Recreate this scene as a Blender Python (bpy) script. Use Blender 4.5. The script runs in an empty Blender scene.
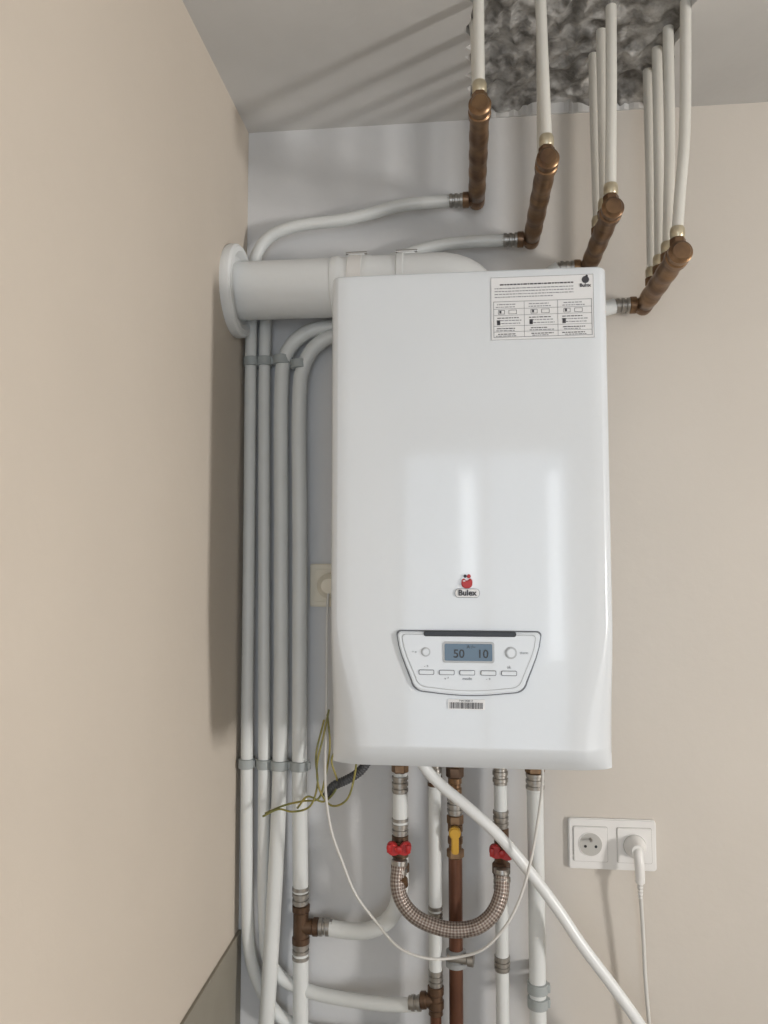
import bpy, bmesh, math, random
from mathutils import Vector, Matrix, noise
random.seed(4)
SC=bpy.context.scene
SC.view_settings.view_transform='Standard'
COL=bpy.context.collection

# ---------------------------------------------------------------- materials
def mat(name, c, rough=.5, metal=0., var=.0, vscale=8., bump=0., bscale=60., coat=0., c2=None, spec=None, lo=.3, hi=.7):
    m=bpy.data.materials.new(name); m.use_nodes=True
    nt=m.node_tree; b=nt.nodes['Principled BSDF']
    b.inputs['Base Color'].default_value=(*c,1); b.inputs['Roughness'].default_value=rough
    b.inputs['Metallic'].default_value=metal; b.inputs['Coat Weight'].default_value=coat
    b.inputs['Coat Roughness'].default_value=.07
    if spec is not None: b.inputs['Specular IOR Level'].default_value=spec
    tc=nt.nodes.new('ShaderNodeTexCoord')
    n=nt.nodes.new('ShaderNodeTexNoise'); n.inputs['Scale'].default_value=vscale; n.inputs['Detail'].default_value=5
    nt.links.new(tc.outputs['Object'],n.inputs['Vector'])
    r=nt.nodes.new('ShaderNodeValToRGB'); r.color_ramp.elements[0].position=lo; r.color_ramp.elements[1].position=hi
    d=c2 if c2 else tuple(x*(1-var) for x in c)
    r.color_ramp.elements[0].color=(*d,1); r.color_ramp.elements[1].color=(*c,1)
    nt.links.new(n.outputs['Fac'],r.inputs['Fac']); nt.links.new(r.outputs['Color'],b.inputs['Base Color'])
    if bump:
        n2=nt.nodes.new('ShaderNodeTexNoise'); n2.inputs['Scale'].default_value=bscale; n2.inputs['Detail'].default_value=6
        nt.links.new(tc.outputs['Object'],n2.inputs['Vector'])
        bp=nt.nodes.new('ShaderNodeBump'); bp.inputs['Strength'].default_value=bump; bp.inputs['Distance'].default_value=.01
        nt.links.new(n2.outputs['Fac'],bp.inputs['Height']); nt.links.new(bp.outputs['Normal'],b.inputs['Normal'])
    return m
M_wall=mat('paint_beige',(.615,.550,.470),.75,var=.06,vscale=2.5,bump=.08,bscale=35)
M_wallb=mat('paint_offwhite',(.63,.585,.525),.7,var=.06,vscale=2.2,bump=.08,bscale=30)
# wall colour turns grey-white behind the boiler and pipes, softly blending into the beige
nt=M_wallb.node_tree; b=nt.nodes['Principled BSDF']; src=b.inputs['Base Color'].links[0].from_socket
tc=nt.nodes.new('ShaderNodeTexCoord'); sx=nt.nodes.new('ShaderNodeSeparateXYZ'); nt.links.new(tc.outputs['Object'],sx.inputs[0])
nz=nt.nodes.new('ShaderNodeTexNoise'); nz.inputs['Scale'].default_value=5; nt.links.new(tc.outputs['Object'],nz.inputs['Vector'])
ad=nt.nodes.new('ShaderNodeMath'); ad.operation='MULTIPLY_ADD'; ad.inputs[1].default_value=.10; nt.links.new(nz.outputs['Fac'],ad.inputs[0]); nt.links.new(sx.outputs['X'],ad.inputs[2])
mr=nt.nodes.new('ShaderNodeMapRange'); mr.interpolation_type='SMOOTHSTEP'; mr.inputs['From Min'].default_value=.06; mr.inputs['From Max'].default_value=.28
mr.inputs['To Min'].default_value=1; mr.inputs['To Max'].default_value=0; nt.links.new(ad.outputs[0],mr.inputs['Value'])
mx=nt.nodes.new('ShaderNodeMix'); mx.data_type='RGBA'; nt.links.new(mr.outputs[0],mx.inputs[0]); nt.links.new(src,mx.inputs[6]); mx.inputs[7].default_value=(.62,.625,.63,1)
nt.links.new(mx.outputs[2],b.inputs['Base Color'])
M_ceil=mat('paint_ceiling',(.64,.635,.62),.8,var=.15,vscale=3,bump=.1,bscale=30)
M_floor=mat('floor_tile',(.35,.31,.26),.5,var=.15,vscale=6)
M_dado=mat('olive_panel',(.32,.295,.24),.6,var=.12,vscale=9)
M_boil=mat('boiler_enamel',(.68,.72,.755),.40,var=.01,coat=.75)
M_boilside=mat('boiler_under',(.35,.36,.37),.5,var=.1)
M_pvc=mat('white_pvc',(.78,.80,.80),.3,var=.03)
M_pipe=mat('pipe_white',(.69,.71,.70),.35,var=.06,vscale=12)
M_pipec=mat('pipe_cream',(.69,.68,.63),.35,var=.06,vscale=12)
M_brass=mat('brass_aged',(.31,.19,.10),.34,metal=.75,c2=(.14,.085,.055),vscale=30,bump=.08)
M_brassl=mat('brass_light',(.62,.55,.40),.35,metal=.6,var=.2,vscale=30)
M_steel=mat('steel_ring',(.42,.40,.37),.35,metal=.8,var=.25,vscale=50)
M_dark=mat('brown_fitting',(.15,.09,.055),.40,metal=.6,var=.4,vscale=40)
M_copper=mat('copper_pipe',(.17,.075,.045),.4,metal=.6,var=.3,vscale=15)
M_red=mat('red_handle',(.45,.02,.02),.4,var=.1)
M_yel=mat('yellow_handle',(.60,.34,.03),.4,var=.1)
M_black=mat('black_plastic',(.012,.013,.015),.35,var=.2)
M_grey=mat('grey_plastic',(.30,.31,.31),.5,var=.1)
M_line=mat('panel_line',(.16,.17,.19),.5,var=.1)
M_btn=mat('button_grey',(.45,.47,.49),.4,var=.05)
M_lcd=mat('lcd_glass',(.085,.14,.20),.15,var=.05)
M_sock=mat('socket_white',(.80,.79,.77),.3,var=.02)
M_cream=mat('socket_cream',(.74,.69,.57),.4,var=.03)
M_hole=mat('socket_recess',(.50,.49,.46),.5,var=.05)
M_label=mat('label_paper',(.76,.77,.78),.45,var=.01)
M_ink=mat('label_ink',(.05,.05,.06),.6,var=.1)
M_inkl=mat('label_ink_light',(.25,.26,.28),.6,var=.1)
M_cab=mat('cable_white',(.66,.65,.62),.4,var=.03)
M_cabr=mat('conduit_dark_grey',(.06,.062,.066),.5,var=.2)
M_clip=mat('clip_grey',(.36,.39,.39),.5,var=.05)
M_conc=mat('raw_concrete',(.60,.595,.58),.55,metal=.25,c2=(.15,.145,.135),vscale=26,bump=.8,bscale=55,lo=.36,hi=.68)
M_frame=mat('window_frame',(.75,.75,.74),.4,var=.02)
M_earth=mat('earth_wire',(.36,.29,.07),.4,c2=(.14,.16,.05),vscale=60)
# braided steel hose (uses swept UVs)
M_braid=bpy.data.materials.new('braided_steel'); M_braid.use_nodes=True
nt=M_braid.node_tree; b=nt.nodes['Principled BSDF']; b.inputs['Metallic'].default_value=.6; b.inputs['Roughness'].default_value=.38
tc=nt.nodes.new('ShaderNodeTexCoord'); sp=nt.nodes.new('ShaderNodeSeparateXYZ'); nt.links.new(tc.outputs['UV'],sp.inputs[0])
def mth(op,a,bv=None):
    n=nt.nodes.new('ShaderNodeMath'); n.operation=op
    for i,x in enumerate((a,bv)):
        if x is None: continue
        if isinstance(x,(int,float)): n.inputs[i].default_value=x
        else: nt.links.new(x,n.inputs[i])
    return n.outputs[0]
uu=mth('MULTIPLY',sp.outputs['X'],2*math.pi*8); vv=mth('MULTIPLY',sp.outputs['Y'],560.)
s=mth('MULTIPLY',mth('SINE',mth('ADD',uu,vv)),mth('SINE',mth('SUBTRACT',uu,vv)))
s2=mth('ADD',mth('MULTIPLY',s,.5),.5)
r=nt.nodes.new('ShaderNodeValToRGB'); r.color_ramp.elements[0].position=.05; r.color_ramp.elements[1].position=.95
r.color_ramp.elements[0].color=(.16,.11,.09,1); r.color_ramp.elements[1].color=(.46,.41,.37,1)
nt.links.new(s2,r.inputs['Fac']); nt.links.new(r.outputs['Color'],b.inputs['Base Color'])
bp=nt.nodes.new('ShaderNodeBump'); bp.inputs['Distance'].default_value=.001; nt.links.new(s2,bp.inputs['Height']); nt.links.new(bp.outputs['Normal'],b.inputs['Normal'])

# ---------------------------------------------------------------- helpers
def grp(name,loc=(0,0,0)):
    e=bpy.data.objects.new(name,None); e.empty_display_size=.05; COL.objects.link(e); e.location=loc
    return e
def par(o,parent):
    if parent: o.parent=parent; o.matrix_parent_inverse=Matrix.Translation(-Vector(parent.location))
    return o
def mk(name,verts,faces,m,parent=None,smooth=None,uvs=None):
    me=bpy.data.meshes.new(name); me.from_pydata([tuple(v) for v in verts],[],faces); me.update()
    if uvs:
        ul=me.uv_layers.new(name='UVMap')
        for p in me.polygons:
            for li,u in zip(p.loop_indices,uvs[p.index]): ul.data[li].uv=u
    me.materials.append(m)
    if smooth is not None:
        for p in me.polygons: p.use_smooth=True
        me.set_sharp_from_angle(angle=math.radians(smooth))
    o=bpy.data.objects.new(name,me); COL.objects.link(o)
    return par(o,parent)
def box(name,a,b,m,parent=None,bev=0.,seg=2):
    bm=bmesh.new(); bmesh.ops.create_cube(bm,size=1)
    a=Vector(a);b=Vector(b);c=(a+b)/2;s=b-a
    for v in bm.verts: v.co=Vector((v.co.x*s.x,v.co.y*s.y,v.co.z*s.z))+c
    if bev: bmesh.ops.bevel(bm,geom=bm.edges[:],offset=bev,segments=seg,affect='EDGES',profile=.5)
    me=bpy.data.meshes.new(name); bm.to_mesh(me); bm.free(); me.materials.append(m)
    if bev:
        for p in me.polygons: p.use_smooth=True
        me.set_sharp_from_angle(angle=math.radians(40))
    o=bpy.data.objects.new(name,me); COL.objects.link(o)
    return par(o,parent)
def catmull(pts,sub=10):
    P=[Vector(p) for p in pts]
    if len(P)==2: return P
    P=[2*P[0]-P[1]]+P+[2*P[-1]-P[-2]]
    out=[]
    for i in range(1,len(P)-2):
        p0,p1,p2,p3=P[i-1:i+3]
        t0=0;t1=t0+max((p1-p0).length,1e-5)**.5;t2=t1+max((p2-p1).length,1e-5)**.5;t3=t2+max((p3-p2).length,1e-5)**.5
        for k in range(sub):
            t=t1+(t2-t1)*k/sub
            A1=(t1-t)/(t1-t0)*p0+(t-t0)/(t1-t0)*p1;A2=(t2-t)/(t2-t1)*p1+(t-t1)/(t2-t1)*p2;A3=(t3-t)/(t3-t2)*p2+(t-t2)/(t3-t2)*p3
            B1=(t2-t)/(t2-t0)*A1+(t-t0)/(t2-t0)*A2;B2=(t3-t)/(t3-t1)*A2+(t-t1)/(t3-t1)*A3
            out.append((t2-t)/(t2-t1)*B1+(t-t1)/(t2-t1)*B2)
    out.append(P[-2]); return out
def sweep(name,pts,r,m,parent=None,segs=16,sub=10,rib=None):
    C=catmull(pts,sub)
    if rib:
        D=[C[0]]; step=rib[0]/4
        for a,b2 in zip(C,C[1:]):
            n=max(1,int((b2-a).length/step))
            for k in range(1,n+1): D.append(a.lerp(b2,k/n))
        C=D
    n=len(C); T=[(C[min(i+1,n-1)]-C[max(i-1,0)]).normalized() for i in range(n)]
    ref=Vector((0,1,0)) if abs(T[0].y)<.9 else Vector((1,0,0))
    N=(ref-T[0]*ref.dot(T[0])).normalized()
    V=[];F=[];U=[];L=0;Ls=[]
    for i in range(n):
        if i: L+=(C[i]-C[i-1]).length; N=(N-T[i]*N.dot(T[i])).normalized()
        Ls.append(L); B=T[i].cross(N)
        rr=r
        if rib: rr=r+rib[1]*math.cos(L/rib[0]*2*math.pi)
        for j in range(segs):
            a=2*math.pi*j/segs; V.append(C[i]+(N*math.cos(a)+B*math.sin(a))*rr)
    for i in range(n-1):
        for j in range(segs):
            k=(j+1)%segs; F.append((i*segs+j,i*segs+k,(i+1)*segs+k,(i+1)*segs+j))
            U.append(((j/segs,Ls[i]),((j+1)/segs,Ls[i]),((j+1)/segs,Ls[i+1]),(j/segs,Ls[i+1])))
    F.append(tuple(range(segs))[::-1]); U.append([(0,0)]*segs)
    F.append(tuple((n-1)*segs+j for j in range(segs))); U.append([(0,0)]*segs)
    return mk(name,V,F,m,parent,50,U)
def lathe(name,p0,d,prof,m,parent=None,segs=24,smooth=35):
    """profile [(distance along d, radius)]"""
    p0=Vector(p0);d=Vector(d).normalized()
    ref=Vector((0,0,1)) if abs(d.z)<.9 else Vector((0,1,0))
    N=(ref-d*ref.dot(d)).normalized();B=d.cross(N);V=[];F=[]
    for t,r in prof:
        for j in range(segs):
            a=2*math.pi*(j+.5)/segs; V.append(p0+d*t+(N*math.cos(a)+B*math.sin(a))*r)
    for i in range(len(prof)-1):
        for j in range(segs):
            k=(j+1)%segs; F.append((i*segs+j,i*segs+k,(i+1)*segs+k,(i+1)*segs+j))
    F.append(tuple(range(segs))[::-1]);F.append(tuple((len(prof)-1)*segs+j for j in range(segs)))
    return mk(name,V,F,m,parent,smooth)
def press(name,p0,d,L,r,m,parent,n=3):
    pr=[(0,r*.9)];
    for i in range(n):
        a=L*i/n;b2=L*(i+1)/n;w=(b2-a)
        pr+=[(a+w*.05,r),(a+w*.55,r),(a+w*.65,r*.86),(a+w*.98,r*.86)]
    pr.append((L,r*.9))
    return lathe(name,p0,d,pr,m,parent)
def hexnut(name,p0,d,L,r,m,parent):
    return lathe(name,p0,d,[(0,r*.88),(L*.12,r),(L*.88,r),(L,r*.88)],m,parent,segs=6,smooth=20)
def text(name,body,size,loc,m,parent,align='CENTER',ext=.0003,bold=0.):
    cu=bpy.data.curves.new(name,'FONT'); cu.body=body; cu.size=size; cu.align_x=align; cu.align_y='CENTER'; cu.extrude=ext; cu.offset=bold
    o=bpy.data.objects.new(name,cu); COL.objects.link(o); bpy.context.view_layer.update()
    me=bpy.data.meshes.new_from_object(o.evaluated_get(bpy.context.evaluated_depsgraph_get()))
    bpy.data.objects.remove(o); R=Matrix.Rotation(math.pi/2,4,'X'); me.transform(Matrix.Translation(loc)@R)
    me.materials.clear(); me.materials.append(m)
    o=bpy.data.objects.new(name,me); COL.objects.link(o); return par(o,parent)
def plate(name,outline,y0,y1,m,parent,bev=.001,smooth=40):
    """extruded XZ outline, front at y1 (more negative)"""
    bm=bmesh.new(); vs=[bm.verts.new((x,y1,z)) for x,z in outline]; f=bm.faces.new(vs)
    ex=bmesh.ops.extrude_face_region(bm,geom=[f]); 
    for v in [g for g in ex['geom'] if isinstance(g,bmesh.types.BMVert)]: v.co.y=y0
    bmesh.ops.recalc_face_normals(bm,faces=bm.faces[:])
    if bev:
        es=[e for e in bm.edges if all(abs(v.co.y-y1)<1e-6 for v in e.verts)]
        bmesh.ops.bevel(bm,geom=es,offset=bev,segments=3,affect='EDGES')
    me=bpy.data.meshes.new(name); bm.to_mesh(me); bm.free(); me.materials.append(m)
    for p in me.polygons: p.use_smooth=True
    me.set_sharp_from_angle(angle=math.radians(smooth))
    o=bpy.data.objects.new(name,me); COL.objects.link(o)
    return par(o,parent)
def rrect(x0,z0,x1,z1,r,n=6):
    o=[]
    for cx,cz,a0 in ((x1-r,z1-r,0),(x0+r,z1-r,90),(x0+r,z0+r,180),(x1-r,z0+r,270)):
        for k in range(n+1):
            a=math.radians(a0+90*k/n); o.append((cx+r*math.cos(a),cz+r*math.sin(a)))
    return o
def circ(cx,cz,r,n=28,sx=1,sz=1): return [(cx+r*sx*math.cos(2*math.pi*k/n),cz+r*sz*math.sin(2*math.pi*k/n)) for k in range(n)]

# ---------------------------------------------------------------- room shell
XL,XR,YF,ZC=-.44,3.0,-3.6,2.446
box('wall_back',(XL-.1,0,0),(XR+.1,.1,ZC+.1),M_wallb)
box('wall_left',(XL-.1,YF,0),(XL,0,ZC+.1),M_wall)
def wall_hole(name,axis,c0,c1,a0,a1,h0,h1,z0,z1,m):
    bm=bmesh.new()
    for (u0,u1,w0,w1) in ((a0,h0,0,ZC+.1),(h1,a1,0,ZC+.1),(h0,h1,0,z0),(h0,h1,z1,ZC+.1)):
        if u1-u0<1e-4 or w1-w0<1e-4: continue
        g=bmesh.ops.create_cube(bm,size=1)['verts']
        for v in g:
            t=(v.co.x+.5,v.co.y+.5,v.co.z+.5)
            c=c0+(c1-c0)*t[0];u=u0+(u1-u0)*t[1];w=w0+(w1-w0)*t[2]
            v.co=(c,u,w) if axis=='x' else (u,c,w)
    bmesh.ops.recalc_face_normals(bm,faces=bm.faces[:])
    me=bpy.data.meshes.new(name); bm.to_mesh(me); bm.free(); me.materials.append(m)
    o=bpy.data.objects.new(name,me); COL.objects.link(o); return o
WY0,WY1,WZ0,WZ1=-2.22,-1.84,.95,1.60
wall_hole('wall_right','x',XR,XR+.1,YF,0,WY0,WY1,WZ0,WZ1,M_wall)
wall_hole('wall_front','y',YF-.1,YF,XL-.1,XR+.1,-.42,.68,.05,2.24,M_wall)
box('floor',(XL-.1,YF-.1,-.1),(XR+.1,.1,0),M_floor)
w=grp('window_1',(XR+.05,-2.02,1.3))
t=.03
for a,b_ in (((XR+.02,WY0,WZ0),(XR+.07,WY0+t,WZ1)),((XR+.02,WY1-t,WZ0),(XR+.07,WY1,WZ1)),((XR+.02,WY0+t,WZ0),(XR+.07,WY1-t,WZ0+t)),((XR+.02,WY0+t,WZ1-t),(XR+.07,WY1-t,WZ1))):
    box('frame_bar',a,b_,M_frame,w,bev=.004)
w=grp('window_2',(.12,YF-.05,1.1))
for a,b_ in (((-.42,0,.05),(-.38,0,2.24)),((.64,0,.05),(.68,0,2.24)),((-.38,0,.05),(.64,0,.12)),((-.38,0,2.20),(.64,0,2.24)),((.11,0,.12),(.15,0,2.20))):
    box('frame_bar',(a[0],YF-.07,a[2]),(b_[0],YF-.02,b_[2]),M_frame,w,bev=.004)
# ceiling with a broken-out opening
HX0,HX1,HY0,HY1=.014,.372,-.9,-.001
loop=[]
def jit(s): return random.uniform(-s,s)
for k in range(40): t=k/40; loop.append((HX0+(HX1-HX0)*t,HY0+jit(.006)))
for k in range(70): t=k/70; loop.append((HX1+jit(.006),HY0+(HY1-HY0)*t))
for k in range(40): t=k/40; loop.append((HX1+(HX0-HX1)*t,HY1-abs(jit(.006))))
for k in range(70): t=k/70; loop.append((HX0+jit(.008),HY1+(HY0-HY1)*t))
bm=bmesh.new()
def ring(pts,z):
    vs=[bm.verts.new((x,y,z)) for x,y in pts]; return [bm.edges.new((vs[i],vs[(i+1)%len(vs)])) for i in range(len(vs))],vs
e1,_=ring([(XL-.1,YF-.1),(XR+.1,YF-.1),(XR+.1,.1),(XL-.1,.1)],ZC); e2,vl=ring(loop,ZC)
bmesh.ops.triangle_fill(bm,use_beauty=True,edges=e1+e2)
ex=bmesh.ops.extrude_edge_only(bm,edges=e2)
for v in [g for g in ex['geom'] if isinstance(g,bmesh.types.BMVert)]: v.co.z=ZC+.03
me=bpy.data.meshes.new('ceiling'); bm.to_mesh(me); bm.free(); me.materials.append(M_ceil)
COL.objects.link(bpy.data.objects.new('ceiling',me))
box('ceiling_slab',(XL-.1,YF-.1,ZC+.12),(XR+.1,.1,ZC+.2),M_ceil)
nx,ny=130,320;V=[];F=[]
for i in range(nx+1):
    for j in range(ny+1):
        x=HX0-.03+(HX1-HX0+.06)*i/nx; y=HY0-.02+(-HY0+.02)*j/ny
        rid=abs(noise.noise(Vector((x*30,y*22,7.7))))   # torn, ridged break
        h=noise.fractal(Vector((x*13,y*13,1.3)),1.0,2.1,5)*.009+(.25-rid)*.020+noise.noise(Vector((x*120,y*120,5)))*.0015
        ed=min(x-HX0+.03,HX1+.03-x,-y+.02)/.07
        V.append((x,y,max(ZC+.002,ZC+.012+.014*min(1,ed)-h)))
for i in range(nx):
    for j in range(ny):
        a=i*(ny+1)+j; F.append((a,a+1,a+ny+2,a+ny+1))
mk('broken_ceiling_concrete',V,F,M_conc,None,60)
box('trim_1',(XL,YF+.02,0),(XL+.006,-.001,.850),M_dado,bev=.001)

# ---------------------------------------------------------------- boiler
bo=grp('gas_boiler',(0,-.17,1.62))
ZB,ZT=1.247,2.003; X0,X1=-.206,.217; XM=(X0+X1)/2; W=(X1-X0)/2
def sstep(t): t=max(0,min(1,t)); return t*t*(3-2*t)
rows=[]
LIP=.034
zs=[ZB,ZB+.001,ZB+.003,ZB+.006,ZB+.010,ZB+.015,ZB+.020,ZB+.025,ZB+.030,ZB+.034,ZB+.036,ZB+.040,ZB+.045]+[ZB+.045+(ZT-.006-ZB-.045)*k/60 for k in range(1,61)]+[ZT-.003,ZT-.001,ZT]
for z in zs:
    yf=.338
    d=(ZB+LIP)-z
    if d>0: yf-=.012*(d/LIP)+.015*(d/LIP)**2.2
    dt=z-(ZT-.006)
    inset=0
    if dt>0: inset=.005*(1-math.sqrt(max(0,1-(dt/.006)**2)))
    yf-=inset
    tb=sstep((1.475-z)/.20)
    ch=.013+.036*tb
    yf2=.338-(.018+.026*tb)-inset
    yf2=min(yf2,yf-.005)
    wf=W-ch-inset; Wo=W-inset*.6-(.002 if z<ZB+.0005 else 0)
    half=[(Wo,-.055),(Wo,-.10),(Wo,-.2),(Wo,-yf2+.012)]
    P0=Vector((Wo,-yf2));P1=Vector((Wo-.001-.009*tb,-(yf2+(yf-yf2)*(.75-.05*tb))));P2=Vector((wf,-yf))
    for k in range(9):
        t=k/8; q=(1-t)**2*P0+2*t*(1-t)*P1+t*t*P2; half.append((q.x,q.y))
    for k in range(1,11):
        x=wf*(1-k/10); half.append((x,-yf-.0012*(1-(x/wf)**2)))
    full=half+[(-x,y) for x,y in half[-2::-1]]
    rows.append([(XM+x,y,z) for x,y in full])
n=len(rows[0]);V=[p for r_ in rows for p in r_];F=[]
for i in range(len(rows)-1):
    for j in range(n-1): F.append((i*n+j,(i+1)*n+j,(i+1)*n+j+1,i*n+j+1))
    F.append((i*n+n-1,(i+1)*n+n-1,(i+1)*n,i*n))
F.append(tuple(range(n)));F.append(tuple((len(rows)-1)*n+j for j in range(n))[::-1])
o=mk('casing',V,F,M_boil,bo,28)
bm=bmesh.new();bm.from_mesh(o.data);bmesh.ops.recalc_face_normals(bm,faces=bm.faces[:]);bm.to_mesh(o.data);bm.free()
o.data.set_sharp_from_angle(angle=math.radians(24))
box('underside_tray',(X0+.02,-.27,ZB-.006),(X1-.02,-.06,ZB+.001),M_boilside,bo)
box('hanging_bracket',(X0+.05,-.056,1.86),(X1-.05,-.0005,1.885),M_steel,bo)
box('lower_spacer',(X0+.08,-.056,1.40),(X1-.08,-.0005,1.42),M_steel,bo)
YP=-.3395
def dshape(s=0.):
    pts=[]
    xl,xr,zt,zb=-.101-s,.109+s,1.452+s,1.366-s
    def arc(cx,cz,r,a0,a1,n=6):
        for k in range(n+1):
            a=math.radians(a0+(a1-a0)*k/n); pts.append((cx+r*math.cos(a),cz+r*math.sin(a)))
    arc(xr-.006,zt-.006,.006,0,90); 
    arc(xl+.006,zt-.006,.006,90,180)
    for t in (0.25,.5,.75): pts.append((xl+.020*t**1.5,zt-.006-(zt-zb-.026)*t))
    arc(xl+.040,zb+.018,.019,190,262)
    for k in range(1,12):
        t=k/12; x=(xl+.040)*(1-t)+(xr-.040)*t; pts.append((x,zb-.001-.005*math.sin(math.pi*t)))
    arc(xr-.040,zb+.018,.019,278,350)
    for t in (.75,.5,.25): pts.append((xr-.020*t**1.5,zt-.006-(zt-zb-.026)*t))
    return pts
plate('panel_outline',dshape(.0020),YP+.008,YP-.0025,M_line,bo,.0006)
plate('panel_body',dshape(0),YP+.008,YP-.006,M_boil,bo,.002)
plate('panel_inner_line',[(x*.94+.0002,(z-1.41)*.90+1.411) for x,z in dshape(0)],YP,YP-.0064,M_btn,bo,.0002)
plate('panel_inner',[(x*.93+.0002,(z-1.41)*.885+1.411) for x,z in dshape(0)],YP,YP-.0068,M_boil,bo,.0004)
plate('display_slot',rrect(-.062,1.4455,.074,1.4535,.0035),YP,YP-.0085,M_black,bo,.001)
plate('lcd_bezel',rrect(-.034,1.407,.042,1.438,.004),YP,YP-.0078,M_btn,bo,.0005)
plate('lcd',rrect(-.031,1.410,.039,1.435,.002),YP,YP-.0082,M_lcd,bo,.0003)
text('lcd_digits','50',.017,(-.010,YP-.0084,1.420),M_black,bo,bold=.0002)
text('lcd_digits','10',.017,(.025,YP-.0084,1.420),M_black,bo,bold=.0002)
text('lcd_symbols','A /~',.007,(.008,YP-.0084,1.4305),M_black,bo)
for x,rk in ((-.059,.007),(.066,.009)):
    plate('knob_ring',circ(x,1.4225,rk),YP,YP-.0078,M_btn,bo,.0008)
    plate('knob',circ(x,1.4225,rk*.72),YP,YP-.0098,M_boil,bo,.001)
for k,x in enumerate((-.058,-.028,.002,.033,.063)):
    plate('button_edge',rrect(x-.0115,1.389,x+.0115,1.3965,.002),YP,YP-.0078,M_line,bo,.0003)
    plate('button',rrect(x-.0105,1.390,x+.0105,1.3957,.0015),YP,YP-.0090,M_boil,bo,.0006)
    text('button_label',('- +','v ^','mode','- +','ok')[k],.006,(x,YP-.0070,1.4015 if k in(0,4) else 1.384),M_line,bo)
text('panel_text','therm',.005,(.085,YP-.0070,1.4225),M_inkl,bo)
text('panel_text','= o',.005,(-.076,YP-.0070,1.4225),M_inkl,bo)
plate('barcode_sticker',rrect(-.0265,1.338,.028,1.353,.001),YP+.002,YP-.0012,M_label,bo,0)
x=-.024
while x<.025:
    wv=random.choice((.0005,.0008,.0013)); box('barcode_bar',(x,YP-.0015,1.3395),(x+wv,YP-.0011,1.3485),M_ink,bo); x+=wv+random.choice((.0006,.001))
text('sticker_text','7 641 0020 17',.0035,(0,YP-.0013,1.3508),M_ink,bo)
YQ=-.3395
pp=[(.0025+.0092*math.sin(a)*(1+.10*math.cos(2*a)),1.5245+.0082*math.cos(a)-.0012*math.exp(-((a)/.35)**2)*4-.0012*math.exp(-((a-2*math.pi)/.35)**2)*4) for a in [2*math.pi*k/36 for k in range(36)]]
plate('badge_body',pp,YQ+.003,YQ-.0035,M_red,bo,.0015)
plate('badge_head',circ(.0055,1.5345,.0030),YQ+.002,YQ-.003,M_red,bo,.0006)
plate('badge_comb',circ(.000,1.5345,.0024),YQ+.002,YQ-.003,M_ink,bo,.0006)
plate('badge_wing',circ(-.0015,1.5275,.0016,20,1.4,.6),YQ,YQ-.0038,M_label,bo,.0003)
plate('badge_pill_edge',rrect(-.0155,1.5025,.0215,1.516,.006),YQ+.002,YQ-.0017,M_line,bo,.0003)
plate('badge_pill',rrect(-.0148,1.5032,.0208,1.5153,.005),YQ+.002,YQ-.0022,M_label,bo,.0003)
text('badge_text','Bulex',.0120,(.003,YQ-.0029,1.5095),M_ink,bo,bold=.0003)
# instruction label
LX0,LX1,LZ0,LZ1=.042,.196,1.892,1.990; YL=-.3385
plate('label_sheet',[(LX0,LZ0),(LX1,LZ0),(LX1,LZ1),(LX0,LZ1)],YL+.003,YL-.0013,M_label,bo,0)
YI=YL-.0013
def lb(x0,z0,x1,z1,m=M_ink): box('label_line',(x0,YI-.0003,z0),(x1,YI+.0001,z1),m,bo)
def frame(x0,z0,x1,z1,t=.0006,m=M_inkl):
    lb(x0,z0,x1,z0+t,m);lb(x0,z1-t,x1,z1,m);lb(x0,z0,x0+t,z1,m);lb(x1-t,z0,x1,z1,m)
def scrib(x0,x1,z,h=.0012,m=M_inkl):
    x=x0
    while x<x1-.001:
        wv=random.uniform(.0015,.006); lb(x,z,min(x+wv,x1),z+h,m); x+=wv+.0010
frame(LX0+.0003,LZ0+.0003,LX1-.0003,LZ1-.0003,.0005)
frame(LX0+.004,LZ0+.004,LX1-.003,LZ0+.060,.0008)
for z in (LZ0+.0125,LZ0+.0215,LZ0+.0380,LZ0+.048): lb(LX0+.004,z,LX1-.003,z+.0006,M_inkl)
for x in (LX0+.050,LX0+.100): lb(x,LZ0+.004,x+.0006,LZ0+.060,M_inkl)
scrib(LX0+.014,LX1-.030,LZ1-.013,.0020,M_ink)
for k in range(4): scrib(LX0+.006,LX1-(.06 if k==3 else .030),LZ1-.0185-k*.0045,.0013)
for cx in range(3):
    xa=LX0+.007+cx*.049
    for k,z in enumerate((.0545,.0505,.0335,.0295,.0250,.0172,.0140,.0085,.0056)):
        scrib(xa+random.uniform(0,.006),xa+random.uniform(.028,.040),LZ0+z,.0013,M_ink if k in(2,5,7) else M_inkl)
    frame(xa+.004,LZ0+.0400,xa+.014,LZ0+.0465,.0006,M_ink)
    lb(xa+.006,LZ0+.0415,xa+.009,LZ0+.0455,M_ink)
    frame(xa+.020,LZ0+.0400,xa+.032,LZ0+.0465,.0006,M_ink)
    lb(xa+.002,LZ0+.0235,xa+.007,LZ0+.031,M_ink)
plate('label_badge',circ(LX1-.012,LZ1-.0085,.0055),YI,YI-.0005,M_ink,bo,0)
plate('label_badge_head',circ(LX1-.010,LZ1-.0030,.0018),YI,YI-.0005,M_ink,bo,0)
text('label_badge_text','Bulex',.0072,(LX1-.0125,YI-.0005,LZ1-.0175),M_ink,bo,bold=.0002)

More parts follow.
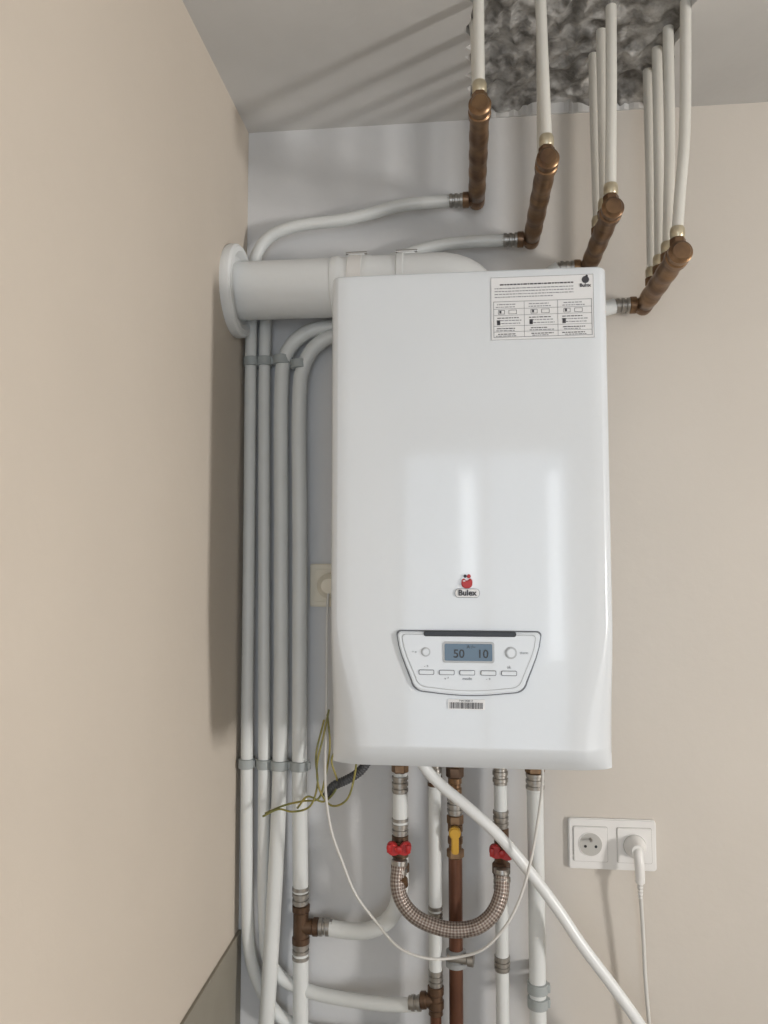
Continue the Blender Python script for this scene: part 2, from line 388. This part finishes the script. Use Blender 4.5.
# ---------------------------------------------------------------- flue
FY,FZ=-.092,2.076
fl=grp('flue_pipe',(-.2,FY,FZ))
lathe('wall_collar',(XL,FY,FZ),(1,0,0),[(0,.086),(.006,.088),(.016,.087),(.020,.083),(.021,.074),(.012,.064),(.012,.054)],M_pvc,fl,48)
lathe('tube',(XL+.002,FY,FZ),(1,0,0),[(0,.0545),(.215,.0545)],M_pvc,fl,48)
lathe('socket',(-.245,FY,FZ),(1,0,0),[(0,.0545),(.002,.0565),(.010,.0575),(.018,.0565),(.020,.0555),(.055,.0555),(.057,.0565),(.066,.0575),(.074,.0565),(.076,.0555),(.13,.0555)],M_pvc,fl,48)
lathe('clamp_band',(-.212,FY,FZ),(1,0,0),[(0,.0565),(.001,.0580),(.026,.0580),(.027,.0565)],M_sock,fl,48)
for x in (-.200,-.105): box('clamp_ear',(x-.016,FY-.006,FZ+.055),(x+.016,FY+.006,FZ+.066),M_pvc,fl,bev=.002); lathe('clamp_screw',(x-.02,FY-.004,FZ+.064),(1,0,0),[(0,.003),(.04,.003)],M_steel,fl,10)
sweep('elbow',[(-.12,FY,FZ),(-.065,FY,FZ),(-.03,FY-.002,FZ-.003),(.000,FY-.004,FZ-.018),(.015,FY-.005,FZ-.045),(.018,FY-.005,1.99)],.0565,M_pvc,fl,40)
lathe('elbow_rim',(-.122,FY,FZ),(1,0,0),[(0,.056),(.002,.0590),(.012,.0590),(.014,.057)],M_pvc,fl,48)
lathe('boiler_adapter',(.018,FY-.005,1.999),(0,0,1),[(0,.068),(.010,.068),(.016,.062),(.024,.060)],M_pvc,fl,48)

# ---------------------------------------------------------------- ceiling manifolds
def manifold(x,z,yf,ys,r,fan):
    g=grp('brass_manifold',(x,(yf-.04)/2,z))
    L=-.045-yf
    pr=[(0,r*.8),(.004,r*.93)]
    t=.03
    while t<L-.045:
        pr+=[(t,r*.95),(t+.001,r*1.0),(t+.020,r*1.0),(t+.022,r*.95)]; t+=.058
    pr+=[(L-.034,r*.93),(L-.032,r*1.10),(L-.020,r*1.10),(L-.018,r*.96),(L-.013,r*.96),(L-.011,r*1.08),(L-.002,r*1.08),(L,r*.9),(L+.005,r*.75)]
    lathe('body',(x,-.045,z),(0,-1,0),pr,M_brass,g,24)
    lathe('back_elbow',(x,-.020,z),(0,-1,0),[(0,r*.7),(.004,r*.95),(.03,r*.95),(.034,r*.8)],M_brass,g,20)
    lathe('elbow_arm',(x+.004,-.037,z),(-1,0,0),[(0,r*.75),(.018,r*.75),(.020,r*.92),(.030,r*.92),(.032,r*.8)],M_brass,g,20)
    press('press_sleeve',(x-.027,-.037,z),(-1,0,0),.030,r*.82,M_steel,g,3)
    for k,(y,dx) in enumerate(zip(ys,fan)):
        hexnut('outlet_nut',(x,y,z+r*.7),(0,0,1),.016,.0125,M_brass,g)
        lathe('outlet_collar',(x,y,z+r*.7+.016),(0,0,1),[(0,.010),(.003,.0115),(.014,.0115),(.018,.0100)],M_brassl,g,20)
        zz=z+r*.7+.028
        sweep('riser_pipe_%d'%(k+1),[(x,y,zz),(x+dx*.25,y,zz+.06),(x+dx*.7,y,zz+.16),(x+dx,y+jit(.004),ZC+.016)],.0088,M_pipec,g,14,6)
    return g
manifold(.028,2.262,-.350,(-.333,-.255),.0165,(-.001,-.010))
manifold(.132,2.178,-.335,(-.316,-.250),.0165,(-.006,.002))
manifold(.238,2.118,-.285,(-.268,-.215,-.15),.0165,(.006,.000,-.003))
manifold(.340,2.041,-.285,(-.268,-.210,-.155,-.10),.0175,(.022,.010,.004,.002))

# ---------------------------------------------------------------- heating pipes on the left
def clip(parent,x,z,r,y=-.03):
    lathe('pipe_clip_band',(x,y,z-.009),(0,0,1),[(0,r+.001),(.001,r+.0035),(.017,r+.0035),(.018,r+.001)],M_clip,parent,20)
    box('pipe_clip_foot',(x-.008,y+r-.002,z-.008),(x+.008,-.001,z+.008),M_clip,parent,bev=.001)
    box('pipe_clip_ear',(x+r-.001,y-.006,z-.007),(x+r+.007,y+.006,z+.007),M_clip,parent,bev=.002)
g=grp('heating_pipe',(-.42,-.03,1.5))
sweep('tube',[(-.026,-.037,2.262),(-.122,-.037,2.257),(-.18,-.037,2.244),(-.241,-.037,2.233),(-.30,-.037,2.229),(-.345,-.037,2.222),(-.385,-.036,2.205),(-.408,-.035,2.176),(-.419,-.032,2.12),(-.421,-.03,1.99),(-.420,-.03,1.6),(-.419,-.03,1.17),(-.415,-.03,.93),(-.408,-.03,.82),(-.388,-.03,.762),(-.355,-.03,.715),(-.30,-.03,.69),(-.10,-.03,.68)],.0118,M_pipe,g)
for z in (1.955,1.172): clip(g,-.420,z,.0118)
g=grp('heating_pipe',(-.39,-.03,1.5))
sweep('tube',[(.078,-.037,2.178),(.02,-.037,2.178),(-.044,-.037,2.173),(-.10,-.035,2.162),(-.16,-.030,2.144),(-.24,-.024,2.130),(-.33,-.022,2.118),(-.375,-.022,2.095),(-.391,-.024,2.05),(-.393,-.028,1.985),(-.390,-.03,1.6),(-.385,-.03,1.17),(-.381,-.03,.87),(-.374,-.03,.815),(-.350,-.030,.782),(-.305,-.034,.764),(-.247,-.04,.756),(-.15,-.06,.760),(-.085,-.075,.771)],.0118,M_pipe,g)
for z,x in ((1.955,-.3925),(1.172,-.385)): clip(g,x,z,.0118)
g=grp('heating_pipe',(-.355,-.035,1.5))
sweep('tube',[(.184,-.037,2.118),(.15,-.028,2.10),(.0,-.020,2.04),(-.15,-.028,2.020),(-.25,-.032,2.020),(-.30,-.034,2.012),(-.335,-.035,1.987),(-.353,-.035,1.950),(-.357,-.035,1.90),(-.355,-.035,1.6),(-.353,-.035,1.17),(-.360,-.048,.90),(-.364,-.055,.80),(-.372,-.055,.65),(-.375,-.055,.45)],.0145,M_pipe,g)
clip(g,-.3565,1.955,.0145,-.035);clip(g,-.353,1.172,.0145,-.035)
g=grp('heating_pipe',(-.32,-.035,1.5))
sweep('tube',[(.286,-.037,2.041),(.2,-.035,2.02),(.0,-.03,1.975),(-.15,-.034,1.985),(-.225,-.036,2.003),(-.262,-.036,1.998),(-.296,-.036,1.973),(-.316,-.036,1.93),(-.321,-.036,1.87),(-.318,-.036,1.6),(-.315,-.036,1.17),(-.311,-.036,.94)],.0145,M_pipe,g)
clip(g,-.321,1.945,.0145,-.036);clip(g,-.315,1.172,.0145,-.036)
press('press_sleeve',(-.311,-.036,.950),(0,0,-1),.034,.0158,M_steel,g,3)
lathe('tee_body',(-.310,-.036,.918),(0,0,-1),[(0,.013),(.002,.0165),(.012,.0165),(.014,.0145),(.058,.0145),(.060,.0165),(.070,.0165),(.072,.013)],M_dark,g)
lathe('tee_arm',(-.310,-.036,.878),(1,0,0),[(0,.014),(.022,.014),(.024,.0165),(.032,.0165),(.034,.014)],M_dark,g)
press('press_sleeve',(-.310,-.036,.848),(0,0,-1),.034,.0158,M_steel,g,3)
sweep('tube_lower',[(-.310,-.036,.83),(-.309,-.036,.6),(-.309,-.036,.4)],.0145,M_pipe,g)
press('press_sleeve',(-.276,-.036,.878),(1,0,0.03),.026,.0158,M_steel,g,2)
sweep('tube_branch',[(-.262,-.036,.878),(-.225,-.04,.876),(-.185,-.05,.882),(-.150,-.06,.902),(-.128,-.07,.934),(-.120,-.075,.975),(-.120,-.078,1.03)],.0145,M_pipe,g)

# ---------------------------------------------------------------- connections under the boiler
YU=-.08
def down(name,x,segs,y=YU):
    g=grp(name,(x,y,1.1))
    for kind,zt,zb,r in segs:
        L=zt-zb; p=(x,y,zt); d=(0,0,-1)
        if kind=='white': sweep('tube',[(x,y,zt),(x,y,zb)],r,M_pipe,g,18)
        if kind=='copper': sweep('tube',[(x,y,zt),(x,y,zb)],r,M_copper,g,18)
        if kind=='steel': press('press_sleeve',p,d,L,r,M_steel,g,3)
        if kind=='dark': press('fitting',p,d,L,r,M_dark,g,2)
        if kind=='brass': press('fitting',p,d,L,r,M_brass,g,2)
        if kind=='nut': hexnut('nut',p,d,L,r,M_dark,g)
        if kind=='nutb': hexnut('nut',p,d,L,r,M_brass,g)
    return g
def butterfly(g,x,z,y,m,tilt=0.):
    """two-winged valve handle on a stem"""
    lathe('valve_stem',(x,y,z),(0,-1,0),[(0,.008),(.018,.008),(.02,.006),(.028,.006)],M_brass,g,16)
    out=[]
    for k in range(64):
        a=2*math.pi*k/64; c=abs(math.cos(a)); rr=.0070+.0150*c**3
        px=rr*math.cos(a); pz=rr*math.sin(a)*(.9+.5*c)+.0022*math.cos(2*a); out.append((x+px*math.cos(tilt)-pz*math.sin(tilt),z+px*math.sin(tilt)+pz*math.cos(tilt)))
    plate('valve_handle',out,y-.020,y-.029,m,g,.0015)
    lathe('handle_hub',(x,y-.028,z),(0,-1,0),[(0,.0062),(.004,.0058),(.005,.004)],m,g,16)
    for sx in (-1,1): box('handle_wing_rib',(x+sx*.017-.004,y-.034,z-.005),(x+sx*.017+.004,y-.024,z+.009),m,g,bev=.0018)
g=down('supply_pipe',-.120,[('nut',ZB,1.228,.0155),('dark',1.228,1.192,.0135),('nutb',1.192,1.176,.0155),('white',1.19,1.08,.0125),('steel',1.170,1.138,.0150),('white',1.14,1.085,.0135),('steel',1.096,1.066,.0150),('dark',1.066,1.018,.0150),('nut',1.018,1.000,.0165)])
butterfly(g,-.120,1.050,YU,M_red,.05)
lathe('drain_port',(-.120,YU,1.012),(.15,-1,-.6),[(0,.009),(.028,.009),(.029,.012),(.04,.012)],M_brass,g,16)
g=down('hot_water_pipe',-.057,[('nut',ZB,1.222,.012),('steel',1.215,1.172,.0125),('white',1.18,.93,.0115),('dark',1.172,1.150,.0130),('steel',.945,.915,.0130),('white',.915,.83,.0115),('steel',.835,.808,.0130),('dark',.808,.760,.0145),('copper',.760,.3,.0100)])
lathe('tee_arm',(-.057,YU,.783),(-1,.1,-.1),[(0,.012),(.016,.012),(.018,.0145),(.026,.0145),(.028,.012)],M_dark,g,18)
press('press_sleeve',(-.083,YU+.003,.775),(-1,.15,-.1),.022,.0135,M_steel,g,2)
g=down('gas_pipe',-.021,[('nut',ZB,1.224,.016),('brass',1.224,1.190,.0135),('nut',1.190,1.170,.0160),('brass',1.170,1.135,.0125),('steel',1.135,1.105,.0145),('nutb',1.105,1.088,.0150),('brass',1.088,1.046,.0135),('nutb',1.046,1.030,.0155),('copper',1.03,.3,.0125)])
lathe('valve_stem',(-.021,YU,1.076),(0,-1,0),[(0,.009),(.02,.009)],M_brass,g,16)
plate('valve_lever',rrect(-.0275,1.043,-.0145,1.086,.005),YU-.018,YU-.025,M_yel,g,.002)
plate('valve_lever_head',circ(-.0215,1.080,.0105),YU-.016,YU-.028,M_yel,g,.0025)
lathe('coupling',(-.021,YU,.872),(0,0,-1),[(0,.013),(.003,.018),(.010,.018),(.012,.015),(.018,.015),(.020,.018),(.028,.018),(.030,.013)],M_grey,g)
lathe('test_point',(-.035,YU-.008,.862),(1,-.2,0),[(0,.008),(.034,.008),(.036,.0105),(.046,.0105)],M_steel,g,16)
g=down('cold_water_pipe',.060,[('nut',ZB,1.230,.0145),('dark',1.230,1.196,.0125),('steel',1.196,1.160,.0140),('white',1.17,1.09,.0115),('steel',1.115,1.085,.0140),('dark',1.085,1.020,.0140),('nut',1.025,1.004,.0160),('steel',1.004,.975,.0140),('white',.98,.3,.0115),('steel',.865,.840,.0140)])
butterfly(g,.060,1.050,YU,M_red,-.12)
g=down('return_pipe',.121,[('nut',ZB,1.226,.0175),('dark',1.226,1.200,.0150),('nutb',1.200,1.182,.0175),('steel',1.182,1.150,.0165),('white',1.16,.3,.0145)])
clip(g,.121,.79,.0145,YU); clip(g,.121,.815,.0145,YU)

g=grp('braided_hose',(-.03,-.11,.96))
HP=[(-.120,-.102,1.020),(-.122,-.110,.992),(-.114,-.116,.966),(-.092,-.122,.944),(-.055,-.126,.930),(-.020,-.127,.926),(.018,-.124,.933),(.044,-.118,.953),(.058,-.111,.982),(.061,-.102,1.010)]
sweep('hose',HP,.0130,M_braid,g,24,14)
press('ferrule',(-.1195,-.100,1.030),(-.03,-.12,-1),.030,.0145,M_steel,g,2)
press('ferrule',(.0605,-.100,1.022),(0,-.12,-1),.028,.0145,M_steel,g,2)

g=grp('condensate_hose',(.1,-.12,1.0))
sweep('hose',[(-.092,-.15,1.246),(-.078,-.145,1.212),(-.050,-.14,1.178),(.002,-.140,1.136),(.055,-.135,1.088),(.105,-.13,1.030),(.150,-.13,.972),(.190,-.13,.914),(.240,-.125,.848),(.288,-.12,.780),(.33,-.11,.70),(.35,-.10,.55)],.0098,M_pvc,g)

g=grp('sensor_cable',(-.06,-.1,1.0))
sweep('cable',[(-.262,-.030,1.50),(-.262,-.040,1.48),(-.262,-.045,1.40),(-.260,-.055,1.28),(-.256,-.09,1.19),(-.250,-.11,1.135),(-.238,-.12,1.08),(-.220,-.12,1.032),(-.195,-.12,.975),(-.161,-.125,.935),(-.115,-.15,.902),(-.065,-.155,.890),(-.02,-.15,.892),(.025,-.16,.912),(.060,-.165,.950),(.085,-.165,.995),(.105,-.165,1.06),(.120,-.165,1.14),(.126,-.17,1.20),(.124,-.17,1.244)],.0024,M_cab,g,10)

g=grp('earth_wire',(-.26,-.07,1.15))
for pts in ([(-.252,-.075,1.285),(-.262,-.08,1.235),(-.272,-.085,1.185),(-.266,-.085,1.14),(-.245,-.085,1.115),(-.215,-.10,1.130),(-.200,-.10,1.175),(-.195,-.10,1.246)],
            [(-.256,-.07,1.275),(-.250,-.075,1.22),(-.258,-.075,1.165),(-.270,-.08,1.125),(-.300,-.075,1.118),(-.335,-.07,1.108),(-.372,-.07,1.092)],
            [(-.262,-.07,1.265),(-.276,-.075,1.20),(-.272,-.08,1.150),(-.285,-.085,1.112),(-.318,-.08,1.100),(-.345,-.075,1.102),(-.375,-.075,1.088)],
            [(-.185,-.08,1.246),(-.245,-.08,1.20),(-.235,-.08,1.15),(-.26,-.08,1.12),(-.29,-.08,1.128),(-.31,-.075,1.105)]):
    sweep('strand',pts,.0019,M_earth,g,8)
g=grp('flexible_conduit',(-.22,-.07,1.16))
sweep('conduit',[(-.165,-.09,1.246),(-.174,-.09,1.206),(-.192,-.085,1.178),(-.218,-.08,1.160),(-.244,-.075,1.146),(-.256,-.07,1.128)],.0078,M_cabr,g,16,10,rib=(.005,.0009))

# ---------------------------------------------------------------- sockets
g=grp('double_wall_socket',(.267,0,1.037))
plate('plate',rrect(.187,.992,.345,1.083,.006),0,-.008,M_sock,g,.002)
for cx in (.2265,.3055):
    plate('insert_gap',rrect(cx-.0315,1.0055,cx+.0315,1.0695,.003),-.004,-.0083,M_hole,g,.0001)
    plate('insert',rrect(cx-.0305,1.0065,cx+.0305,1.0685,.003),-.004,-.0105,M_sock,g,.001)
    plate('rim',circ(cx,1.0375,.0225,40),-.008,-.0115,M_sock,g,.0008)
    plate('recess',circ(cx,1.0375,.0205,40),-.008,-.0118,M_hole,g,.0001)
cx=.2265
for dx in (-.0095,.0095): plate('contact_hole',circ(cx+dx,1.034,.0026,16),-.01,-.0122,M_black,g,0)
lathe('earth_pin',(cx,-.0115,1.0475),(0,-1,0),[(0,.0026),(.010,.0026),(.012,.0015)],M_steel,g,14)
g=grp('power_plug',(.3055,-.03,1.03))
cx=.3055
lathe('plug_face',(cx,-.0118,1.0375),(0,-1,0),[(0,.0195),(.006,.0195),(.010,.017),(.020,.0145),(.028,.011)],M_sock,g,32)
sweep('plug_body',[(cx,-.024,1.040),(cx,-.036,1.036),(cx+.001,-.042,1.020),(cx+.002,-.042,1.000),(cx+.002,-.041,.985)],.0085,M_sock,g,18)
for k in range(5): lathe('strain_relief',(cx+.002,-.041,.985-.006*k),(0,0,-1),[(0,.0055-.0004*k),(.0035,.0055-.0004*k)],M_sock,g,16)
sweep('cord',[(cx+.002,-.041,.99),(cx+.003,-.041,.95),(cx+.006,-.038,.89),(cx+.008,-.035,.83),(cx+.012,-.034,.76),(cx+.018,-.032,.68),(cx+.022,-.03,.4)],.0034,M_cab,g,12)
g=grp('wall_socket',(-.262,0,1.511))
plate('plate',rrect(-.303,1.470,-.220,1.554,.004),0,-.009,M_cream,g,.002)
plate('insert',rrect(-.293,1.480,-.230,1.544,.003),-.004,-.011,M_cream,g,.001)
lathe('plug_cover',(-.262,-.010,1.511),(0,-1,0),[(0,.025),(.014,.024),(.018,.020),(.024,.014)],M_cream,g,32)

# ---------------------------------------------------------------- light
W_=bpy.data.worlds.new('world'); SC.world=W_; W_.use_nodes=True
W_.node_tree.nodes['Background'].inputs[0].default_value=(.75,.85,1,1); W_.node_tree.nodes['Background'].inputs[1].default_value=1.0
def area(name,loc,rot,sx,sy,P_,c):
    l=bpy.data.lights.new(name,'AREA'); l.shape='RECTANGLE'; l.size=sx; l.size_y=sy; l.energy=P_; l.color=c
    o=bpy.data.objects.new(name,l); COL.objects.link(o); o.location=loc; o.rotation_euler=rot; return o
area('window_daylight_right',(XR+.08,(WY0+WY1)/2,(WZ0+WZ1)/2),(math.radians(90),0,math.radians(90)),.34,.60,89,(1,.965,.93))
area('window_daylight_rear',(.13,YF-.12,1.2),(math.radians(90),0,0),1.08,2.1,14,(.80,.90,1))
area('curtain_gap_daylight',(.02,YF-.09,1.75),(math.radians(90),0,0),.10,.7,1.2,(.90,.95,1))
area('curtain_gap_daylight',(.57,YF-.09,1.55),(math.radians(90),0,0),.08,1.1,1.6,(.90,.95,1))

# ---------------------------------------------------------------- camera
cam=bpy.data.cameras.new('camera'); co=bpy.data.objects.new('camera',cam); COL.objects.link(co)
co.location=(0,-1.5,1.55); co.rotation_euler=(math.radians(94),0,math.radians(6))
cam.sensor_fit='VERTICAL'; cam.sensor_height=24; cam.lens=24*769/1024; cam.clip_start=.02
SC.camera=co
